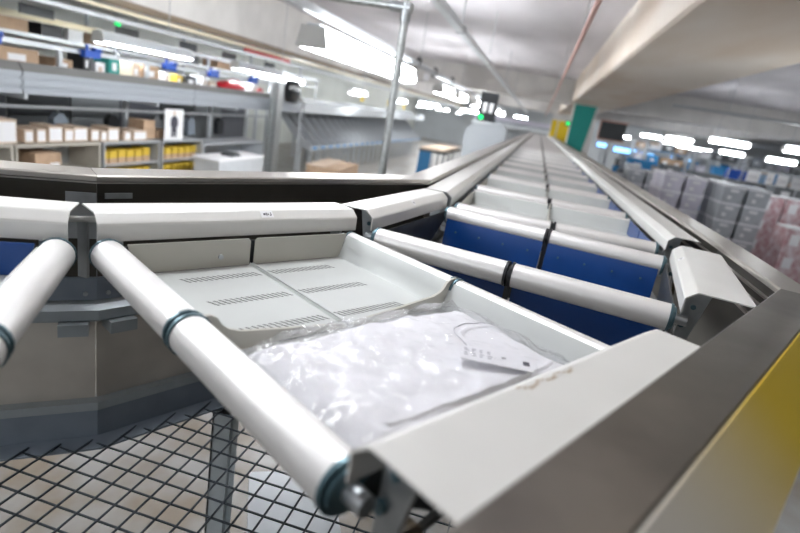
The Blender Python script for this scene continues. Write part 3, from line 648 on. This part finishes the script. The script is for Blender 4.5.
# goods on the conveyor
GG = 'goods on the raised conveyor'
good = [(5.05, .55, .16, kraftp, 'pale carton'), (5.75, .62, .17, kraft, 'brown carton'), (6.45, .30, .13, kraft, 'small brown carton'), (6.85, .12, .22, black, 'black pouch'), (7.1, .18, .15, paper, 'white packet'), (7.38, .22, .24, teal, 'teal box'), (7.85, .16, .2, kraftp, 'tan packet'), (8.2, .40, .2, kraft, 'reddish brown carton'), (8.62, .12, .15, paper, 'white packet'), (8.95, .15, .14, yellow, 'yellow packet'), (9.3, .35, .15, black, 'black bundle'), (9.75, .16, .17, paper, 'white packet'), (10.0, .2, .12, kraftp, 'tan packet'), (11.7, .22, .17, paper, 'white packet'), (11.95, .2, .12, redm, 'small red packet')]
for i, (y, wd, hh, mt, nm) in enumerate(good):
    t = thing('parcel', '%s riding on the raised conveyor, %s item from the left' % (nm, nth(i)), 'parcel', (XS - 0.42, y, 1.992), 0, GG)
    c = 0.012
    hh *= 1.35
    MB().extrude([(-wd / 2, c), (-wd / 2 + c, 0), (wd / 2 - c, 0), (wd / 2, c), (wd / 2, hh - c), (wd / 2 - c, hh), (-wd / 2 + c, hh), (-wd / 2, hh - c)], 'x', -0.14, 0.14).build('wrapper', mt, t)
    MB().box(0.1405, 0.142, -wd * 0.2, wd * 0.2, hh * 0.35, hh * 0.7).build('address_label', paper if mt is not paper else kraftp, t)
rb = thing('red_bag', 'glossy red bag lying on the raised conveyor', 'bag', (XS - 0.42, 10.95, 1.992))
def bagm(u, v):
    t = u * 2 * math.pi; r = (math.sin(math.pi * (0.04 + 0.92 * v))) ** 0.5
    return (0.16 * r * math.cos(t), 0.52 * r * math.sin(t) * (1 + 0.06 * math.sin(5 * t)), 0.23 * v + 0.015 * math.sin(4 * t + 6 * v) * r)
mb = MB(); vs, fs = grid(28, 12, bagm); mb.add([(x, y, max(0, z)) for x, y, z in vs], fs).build('pouch', redm, rb)
MB().tube([(0.05, -0.2, 0.20), (0.07, -0.1, 0.27), (0.07, 0.1, 0.27), (0.05, 0.2, 0.20)], 0.012, 8).build('handle', redm, rb)
# rail with blue clamps and station lamps
rl = thing('station_rail', 'pale rail over the packing line carrying the blue clamps', 'rail', (XS - 0.2, 0, 2.27))
for y0, y1 in ((2.5, 7.9), (7.92, 13.5)): MB().box(-0.03, 0.03, y0, y1, 0, 0.055).build('bar', palegrey, rl)
for y in (4.2, 6.3, 8.0, 9.4, 12.4): MB().box(-0.025, 0.025, y - 0.03, y + 0.03, -0.27, 0).build('stanchion', palegrey, rl)
for i, y in enumerate((5.25, 6.75, 8.45, 9.75, 11.3)):
    t = thing('blue_clamp', 'bright blue clamp on the station rail, %s from the left' % nth(i), 'clamp', (XS - 0.16, y, 2.29), 0, 'blue clamps on the rail')
    MB().box(0.0, 0.08, -0.14, 0.14, -0.05, 0.05).box(0.0, 0.08, 0.05, 0.16, 0.03, 0.09).build('jaw', royal, t); MB().cyl((0.04, -0.07, 0.05), (0.04, -0.07, 0.12), 0.025, 8).build('knob', royal, t)
for i, (y, L) in enumerate(((8.4, 2.2), (12.2, 2.1))):
    lamp((XS - 0.5, y, 2.47), L, 'y', 'lit station lamp over the packing line, %s from the left' % nth(i), 'station lamps', 0.24, 0.13, lampf, hang=3.02, reflector=True)
ur = thing('upper_rack', 'cream and grey upper rack rail carrying brown cartons', 'rack', (XS - 1.4, 0, 2.42))
MB().box(0, 0.05, 3, 8.6, 0.20, 0.29).build('front_rail', creamm, ur); MB().box(0, 0.05, 8.62, 18, 0.18, 0.27).build('front_rail', palegrey, ur)
MB().box(-0.6, 0.05, 3, 18, -0.03, 0.02).build('deck', palegrey, ur)
for y in (3.2, 6, 8.7, 11.5, 14.5, 17.8): MB().box(-0.62, -0.57, y - 0.03, y + 0.03, -2.42, 0.6).box(0.0, 0.05, y - 0.03, y + 0.03, -2.42, 0.18).build('upright', palegrey, ur)
for i, (y, wd, mt, nm) in enumerate(((5.9, .6, black, 'black crate'), (6.75, .55, kraft, 'brown carton'), (7.45, .4, black, 'black crate'), (7.9, .3, paper, 'white packet'), (8.45, .3, kraft, 'brown carton'), (9.0, .5, black, 'black crate'), (10.4, .5, kraftp, 'tan carton'), (11.1, .4, black, 'black crate'), (12.3, .6, kraft, 'brown carton'))):
    t = thing('rack_box', '%s on the upper rack, %s item from the left' % (nm, nth(i)), 'box', (XS - 1.65, y, 2.442), 0, 'boxes on the upper rack')
    MB().box(-0.2, 0.18, -wd / 2, wd / 2, 0, 0.17).build('box_body', mt, t); MB().box(-0.205, 0.185, -wd / 2 - .004, wd / 2 + .004, 0.15, 0.175).build('lid', mt, t)
for i, y in enumerate((6.55, 8.25, 9.92, 11.4, 13.3)):
    t = thing('hanging_sign', 'black hanging board above the upper rack, %s from the left' % nth(i), 'sign', (-6.9, y, 2.66), 0, 'black hanging boards')
    MB().box(-0.01, 0.01, -0.27, 0.27, 0, 0.13).build('board', darkg, t)
    for e in (-0.22, 0.22): MB().cyl((0, e, 0.13), (0, e, 3.02 - 2.66), 0.006, 6).build('hanger', greym, t)
t = thing('green_beacon', 'small green lit beacon above the upper rack', 'signal lamp', (-7.9, 9.2, 2.88))
MB().cyl((0, 0, -0.03), (0, 0, 0.07), 0.055, 12).build('lens', greenl, t); MB().cyl((0, 0, 0.07), (0, 0, 0.13), 0.05, 12).build('cap', brownp, t); MB().cyl((0, 0, 0.13), (0, 0, ZC - 2.88), 0.008, 6).build('hanger', greym, t)
t = thing('red_banner', 'long red banner hanging below the pale beam', 'banner', (-6.55, 12.5, 2.86))
MB().box(-0.01, 0.01, -1.1, 1.2, 0, 0.11).build('cloth', redm, t); MB().cyl((0, -1.15, 0.12), (0, 1.25, 0.12), 0.012, 8).build('rod', zinc, t)
# steel frame, hung bag, slim post
sf = thing('steel_stanchion', 'grey steel stanchion rising through the packing line', 'stanchion', (XS + 0.12, 12.0, 0))
MB().box(-0.10, 0.10, -0.012, 0.012, 0, 2.35).box(-0.10, -0.085, -0.13, 0.13, 0, 2.35).box(0.085, 0.10, -0.13, 0.13, 0, 2.35).build('web_and_flanges', galv, sf)
MB().box(-0.15, 0.15, -0.2, 0.2, 0, 0.02).build('base_plate', zinc, sf)
sb = thing('black_sack', 'black plastic sack hanging beside the steel stanchion', 'sack', (XS + 0.14, 12.75, 1.94))
def sack(u, v):
    t = u * 2 * math.pi; r = 0.55 + 0.45 * math.sin(math.pi * min(1, 0.15 + 0.75 * (1 - v)))
    return (0.12 * r * math.cos(t), 0.42 * r * math.sin(t) * (1 + .05 * math.sin(7 * t)), 0.52 * v)
mb = MB(); vs, fs = grid(32, 10, sack); mb.add(vs, fs).build('sack_body', M('black_film', (0.015, 0.016, 0.018), 0.18, 0, 0, 8, 0.5, 9), sb); MB().cyl((0, -0.72, 0.50), (0, 0.3, 0.50), 0.012, 8).build('holding_rod', zinc, sb)
sp = thing('white_post', 'slim white post just right of the black sack', 'post', (XS + 0.1, 13.45, 0))
MB().cyl((0, 0, 0), (0, 0, 1.95), 0.035, 10).build('shaft', palegrey, sp); MB().box(-0.1, 0.1, -0.1, 0.1, 0, 0.015).build('base_plate', zinc, sp)
wc = thing('white_cabinet', 'low white machine cabinet in front of the long bench', 'cabinet', (-5.2, 9.3, 0))
MB().box(-0.5, 0, -0.8, 0.8, 0, 0.86).build('body', palegrey, wc); MB().box(-0.52, 0.01, -0.82, 0.82, 0.861, 0.90).build('top', paper, wc)
MB().extrude([(-0.2, 0.901), (0.1, 0.901), (0.0, 0.97), (-0.18, 0.94)], 'x', -0.35, -0.1).build('control_box', darkg, wc)
bc = thing('brown_carton', 'large brown carton standing beside the chute line', 'box', (-4.5, 12.6, 0), 0.1)
MB().box(-0.5, 0.3, -0.95, 0.95, 0, 0.68).build('carton', kraft, bc); MB().box(-0.52, -0.10, -0.95, 0.95, 0.681, 0.70).build('open_flap', kraftp, bc)
# chutes
GCH = 'grey chutes along the line'
proto = None
for k in range(24):
    y = 14.2 + 0.62 * k
    lab = 'slanted grey sorting chute, %s along the line from the steel stanchion' % nth(k)
    if proto is None:
        t = thing('sorting_chute', lab, 'chute', (XS - 0.2, y, 0), 0, GCH)
        MB().extrude(sheet([(-0.95, 1.62), (-0.55, 1.50), (-0.30, 1.22), (0.10, 0.80), (0.32, 0.74)], 0.02), 'y', 0.03, 0.58).build('slide', chutem, t)
        MB().extrude([(-0.95, 1.60), (-0.95, 1.68), (-0.50, 1.64), (-0.20, 1.36), (0.16, 0.98), (0.34, 0.94), (0.34, 0.70), (0.08, 0.76), (-0.32, 1.18), (-0.57, 1.46)], 'y', 0, 0.025).build('divider_fin', palegrey, t)
        MB().box(0.33, 0.36, 0.03, 0.58, 0.70, 0.82).build('stop_plate', palegrey, t)
        MB().box(0.361, 0.375, 0.18, 0.42, 0.74, 0.81).build('number_plate', skyb, t)
        MB().box(-0.1, -0.05, 0.28, 0.33, 0, 0.92).box(0.25, 0.29, 0.28, 0.33, 0, 0.73).build('leg', palegrey, t)
        proto = t
    else:
        t = copy_tree(proto); t.location.y = y; t['label'] = lab
fcv = thing('belt_conveyor', 'far part of the raised conveyor feeding the grey chutes', 'conveyor', (XS - 0.05, 0, 0))
for y0, y1 in ((14.0, 18), (18.02, 24), (24.02, 30)):
    MB().box(-0.05, 0, y0, y1, 1.70, 1.965).build('side_beam', palegrey, fcv)
    MB().box(-0.70, -0.055, y0, y1, 1.80, 1.95).build('belt', darkg, fcv)
    MB().box(-0.95, -0.71, y0, y1, 1.80, 2.05).build('rear_beam', greym, fcv)
cb = thing('chute_beam', 'pale beam running over the heads of the chutes', 'beam', (XS - 1.32, 13.6, 1.70))
MB().box(-0.05, 0.0, 0, 16, 0, 0.09).build('beam', palegrey, cb)
for y in (0.3, 4, 8, 12, 15.8): MB().box(-0.12, -0.06, y, y + 0.06, -1.70, 0.09).build('leg', palegrey, cb)
for i, (y, z) in enumerate(((20.5, 2.2), (23.0, 2.15), (17.3, 2.22))):
    t = thing('yellow_tag_board', 'small yellow marker board over the chutes, %s of three' % nth(i), 'sign', (-5.65, y, z), 0, 'yellow markers over the chutes')
    MB().box(-0.01, 0.01, -0.12, 0.12, 0, 0.2).build('board', yellowp, t); MB().cyl((0, 0, 0.2), (0, 0, ZC - z), 0.006, 6).build('hanger', greym, t)
# table with cardboard sheets
tb = thing('work_table', 'dark framed table with blue end panel beyond the pole', 'table', (-2.85, 15.8, 0))
MB().box(-0.4, 0.4, 0, 3.2, 1.14, 1.20).build('table_top', darkg, tb)
MB().box(-0.38, -0.02, 0.02, 0.05, 0.3, 1.139).build('end_panel', M('petrol_blue_panel', (0.02, 0.14, 0.30), 0.45), tb)
for y in (0.1, 1.1, 2.1, 3.1):
    for x in (-0.36, 0.32): MB().box(x, x + 0.05, y, y + 0.05, 0, 1.139).build('leg', greym, tb)
for i in range(3):
    t = thing('cardboard_sheet', 'flat tan cardboard sheet on the dark table, %s from the near end' % nth(i), 'cardboard', (-2.85, 16.4 + i * 1.0, 1.201), 0.06 * (i - 1), 'cardboard on the table')
    MB().box(-0.36, 0.36, -0.45, 0.45, 0, 0.03).build('lower_sheet', kraftp, t); MB().box(-0.33, 0.35, -0.42, 0.40, 0.031, 0.06).build('upper_sheet', kraftp, t)

# ------------------------------------------------------------------ right: totes and pallets
def tote_proto(mat):
    t = thing('tote', 'tote', 'tote', (0, 0, 0))
    wx, wy, h = 0.205, 0.30, 0.345
    MB().extrude([(-wx + .028, 0), (wx - .028, 0), (wx - .008, h - 0.06), (wx - .008, h - .05), (-wx + .008, h - .05), (-wx + .008, h - .06)], 'y', -wy + .01, wy - .01).build('tub', mat, t)
    MB().box(-wx, wx, -wy, wy, h - 0.05, h - 0.012).build('rim', rimm, t)
    MB().box(-wx + .008, wx - .008, -wy + .008, wy - .008, h - 0.0115, h).build('lid', mat, t)
    MB().box(-0.075, 0.075, -wy + 0.002, -wy + 0.009, h - 0.14, h - 0.085).build('handle', paper, t)
    MB().box(-0.10, -0.03, -wy + 0.004, -wy + 0.009, 0.06, 0.13).build('label_card', paper, t)
    return t
rimm = M('tote_rim', (0.84, 0.84, 0.88), 0.45)
protos = {'grey': tote_proto(tote_g), 'lilac': tote_proto(tote_l)}
used = {'grey': False, 'lilac': False}
def stack(kind, x, y, n, desc, rz=0.0, group='stacked totes right of the sorter', zb=0.0):
    for i in range(n):
        t = protos[kind] if not used[kind] else copy_tree(protos[kind]); used[kind] = True
        t.location = (x, y, zb + i * 0.346); t.rotation_euler = (0, 0, rz + random.uniform(-.02, .02)); t['group'] = group
        t['label'] = '%s tote %s, %s' % (kind, desc.replace('in the ', '').replace(' column of the', ' column,').replace(' column,', ' column of'), 'topmost' if i == n - 1 else '%s from the top' % nth(n - 1 - i))
def pallet(x, y, wx, wy, label):
    t = thing('pallet', label, 'pallet', (x, y, 0), group='wooden pallets under the totes')
    for k in range(5): MB().box(-wx / 2 + k * wx / 5 + .01, -wx / 2 + (k + 1) * wx / 5 - .01, -wy / 2, wy / 2, 0.10, 0.122).build('deck_board', kraft, t)
    for yy in (-wy / 2, -0.05, wy / 2 - 0.1): MB().box(-wx / 2, wx / 2, yy, yy + 0.1, 0, 0.099).build('bearer', kraft, t)
pallet(4.20, 12.35, 1.0, 1.4, 'wooden pallet under the nearest grey totes')
for x, d in ((3.97, 'left'), (4.42, 'right')):
    stack('grey', x, 12.30, 5, 'in the %s column of the nearest grey stack' % d, zb=0.123)
stack('grey', 4.42, 12.94, 5, 'in the rear right column of the nearest grey stack', zb=0.123)
stack('grey', 3.97, 12.94, 5, 'in the rear left column of the nearest grey stack', zb=0.123)
pallet(3.20, 13.1, 1.0, 1.4, 'wooden pallet under the lilac totes')
for x, y, d in ((2.97, 12.9, 'front left'), (3.42, 12.9, 'front right'), (2.97, 13.55, 'rear left'), (3.42, 13.55, 'rear right')):
    stack('lilac', x, y, 5, 'in the %s column of the wrapped lilac stack' % d, zb=0.123)
for x, y, d in ((2.62, 15.2, 'left'), (3.06, 15.2, 'right')):
    stack('grey', x, y, 5, 'in the %s column of the slim stack behind the lilac one' % d)
for x, y, n, d in ((2.55, 18.2, 4, 'left'), (3.02, 18.3, 5, 'middle'), (3.55, 18.2, 4, 'right')):
    stack('grey', x, y, n, 'in the %s column of the far stack before the cartons' % d)
mr = [(4.98, 11.4, 3, 0), (5.51, 11.4, 3, 0), (5.0, 13.2, 4, 1), (5.53, 13.2, 4, 1), (6.06, 13.2, 4, 1)]
for k, (x, y, n, q) in enumerate(mr):
    for i in range(n):
        t = thing('wrapped_box', 'maroon box under clear wrap, %s pile %s column, %s from the bottom' % (('near', 'far')[q], nth(k if q == 0 else k - 2), nth(i)), 'box', (x, y, i * 0.43), random.uniform(-.03, .03), 'maroon wrapped boxes at the right edge')
        MB().extrude([(-0.24, .01), (-0.23, 0), (0.23, 0), (0.24, .01), (0.24, 0.415), (0.23, 0.428), (-0.23, 0.428), (-0.24, 0.415)], 'y', -0.3, 0.3).build('box_body', maroon, t)
        MB().box(-0.16, 0.0, -0.304, -0.3005, 0.14, 0.34).build('white_label', paper, t)
        if i == n - 1: MB().box(-0.245, 0.245, -0.31, 0.31, 0.429, 0.45).build('wrap_top', paper, t)
# rear stock: cartons and totes farther back
rs = random.Random(3)
piles = sorted(((x0 + 1.22 * i, y0) for x0, y0, n0 in ((4.3, 19.9, 6), (4.2, 24.2, 8), (5.6, 27.6, 7), (5.0, 32.0, 8), (5.2, 35.5, 8)) for i in range(n0)), key=lambda p: p[0] / p[1])
for k, (x, y) in enumerate(piles):
    n = rs.choice((2, 3, 3, 4)); zb = 0
    for i in range(n):
        hh = rs.uniform(0.38, 0.5); wd = rs.uniform(0.3, 0.5)
        mt, nm = rs.choice(((kraft, 'brown carton'), (kraftp, 'tan carton'), (tote_g, 'grey crate'), (tote_l, 'pale crate'), (tote_g, 'grey crate'), (gapm, 'dark crate'), (skyb, 'blue crate')))
        t = thing('stock_box', '%s, %s up in the %s rear stock pile from the left' % (nm, nth(i), nth(k)), 'box', (x, y, zb), rs.uniform(-.1, .1), 'rear stock %ss' % nm)
        MB().box(-wd, wd, -0.35, 0.35, 0, hh - 0.03).build('box_body', mt, t); MB().box(-wd - .01, wd + .01, -0.36, 0.36, hh - 0.029, hh - .002).build('lid', mt, t)
        MB().box(-wd * .5, wd * .1, -0.354, -0.3505, hh * .3, hh * .65).build('label_card', paper, t)
        zb += hh
# hanging sheets and blue bins
hr = thing('sheet_rail', 'grey rail on thin posts carrying the hanging white sheets', 'rail', (0, 18.0, 0))
MB().box(5.6, 8.4, -0.02, 0.02, 2.14, 2.18).build('bar', greym, hr)
for x in (5.62, 6.55, 7.5, 8.35): MB().cyl((x, 0, 0), (x, 0, 2.2), 0.02, 8).build('post', greym, hr)
for i, (x, wd) in enumerate(((6.28, .36), (6.72, .22), (7.05, .30), (7.45, .32), (7.82, .30), (8.14, .24))):
    t = thing('white_sheet', 'white paper sheet hanging from the rail over the totes, %s from the left' % nth(i), 'sheet', (x, 17.96, 1.80), 0, 'hanging white sheets')
    MB().box(-wd / 2, wd / 2, -0.006, 0.0, 0.0, 0.33).build('paper', paper, t); MB().box(-wd / 2 - .01, wd / 2 + .01, -0.008, 0.004, 0.331, 0.348).build('clip_strip', zinc, t)
    MB().box(-wd * 0.35, wd * 0.35, -0.008, -0.0065, 0.14, 0.16).build('printed_line', inkl, t)
bs = thing('bin_shelf', 'tall grey shelf frame holding the bright blue bins', 'shelf', (7.2, 22.2, 0))
for z in (0.5, 1.1, 1.68): MB().box(-1.1, 1.3, -0.25, 0.25, z - 0.03, z).build('shelf_board', greym, bs)
for x in (-1.1, 0.1, 1.3): MB().box(x - 0.03, x + 0.03, -0.28, -0.251, 0, 2.3).build('upright', greym, bs)
for i, (x, mt) in enumerate(((-0.65, skyb), (-0.15, royal), (0.35, royal), (0.8, skyb))):
    t = thing('blue_bin', 'bright blue bin on the tall shelf, %s from the left' % nth(i), 'bin', (7.2 + x, 22.2, 1.681), 0, 'blue bins')
    MB().extrude([(-0.17, 0), (0.17, 0), (0.20, 0.30), (-0.20, 0.30)], 'y', -0.2, 0.2).build('bin_body', mt, t); MB().box(-0.21, 0.21, -0.21, 0.21, 0.301, 0.33).build('rim', mt, t)
for i, (x, y, z, a, b) in enumerate(((4.4, 30, 1.92, 0.55, 0.12), (5.3, 30, 1.86, 0.35, 0.12), (6.9, 30.5, 1.95, 0.16, 0.10), (7.6, 30.5, 1.9, 0.20, 0.10), (3.4, 31, 2.0, 0.3, 0.1))):
    t = thing('light_display', 'glowing cyan display in the far right background, %s of the group' % nth(i), 'display', (x + (0.15 if i == 1 else 0), y, 0), 0, 'cyan displays')
    MB().box(-a, a, -0.03, -0.001, z - b, z + b).build('screen', cyanl, t); MB().box(-a - .04, a + .04, 0, 0.06, z - b - .04, z + b + .04).build('case', royal, t); MB().cyl((0, 0.03, 0), (0, 0.03, z - b), 0.03, 8).build('stand', greym, t)
rkp = [(x, y) for y in (26, 29.5) for x in (5.5, 7.5, 9.5, 11.5, 13.5)]
for k, (x, y) in enumerate(rkp):
    t = thing('storage_rack', 'tall blurred grey storage rack at the far right, %s of the rear rows' % nth(k), 'rack', (x, y, 0), 0, 'rear storage racks')
    for sx in (-0.85, 0.85): MB().box(sx - .03, sx + .03, -0.3, 0.3, 0, 2.5).build('upright', greym, t)
    for z in (0.3, 0.95, 1.6, 2.2): MB().box(-0.82, 0.82, -0.3, 0.3, z - 0.03, z).build('shelf_board', (greym, skyb)[k % 3 == 0], t)
    for z, sh_n in ((0.30, 'bottom'), (0.95, 'second'), (1.60, 'third'), (2.20, 'top')):
        for q, xx in enumerate((-0.52, 0.02, 0.50)):
            if rs.random() < 0.15: continue
            mt, nm = rs.choice(((tote_g, 'grey'), (tote_l, 'pale'), (skyb, 'blue'), (kraft, 'brown'), (gapm, 'dark'), (paper, 'white'), (gapm, 'dark')))
            hh = rs.uniform(0.22, 0.48)
            b = thing('rack_carton', '%s carton on the %s shelf of the %s rear rack, place %s' % (nm, sh_n, nth(k), nth(q)), 'box', (x + xx, y, z + 0.001), 0, 'cartons on the rear racks')
            MB().box(-0.22, 0.22, -0.26, 0.26, 0, hh).build('box_body', mt, b); MB().box(-0.1, 0.06, -0.264, -0.2605, hh * .3, hh * .6).build('label_card', paper, b)
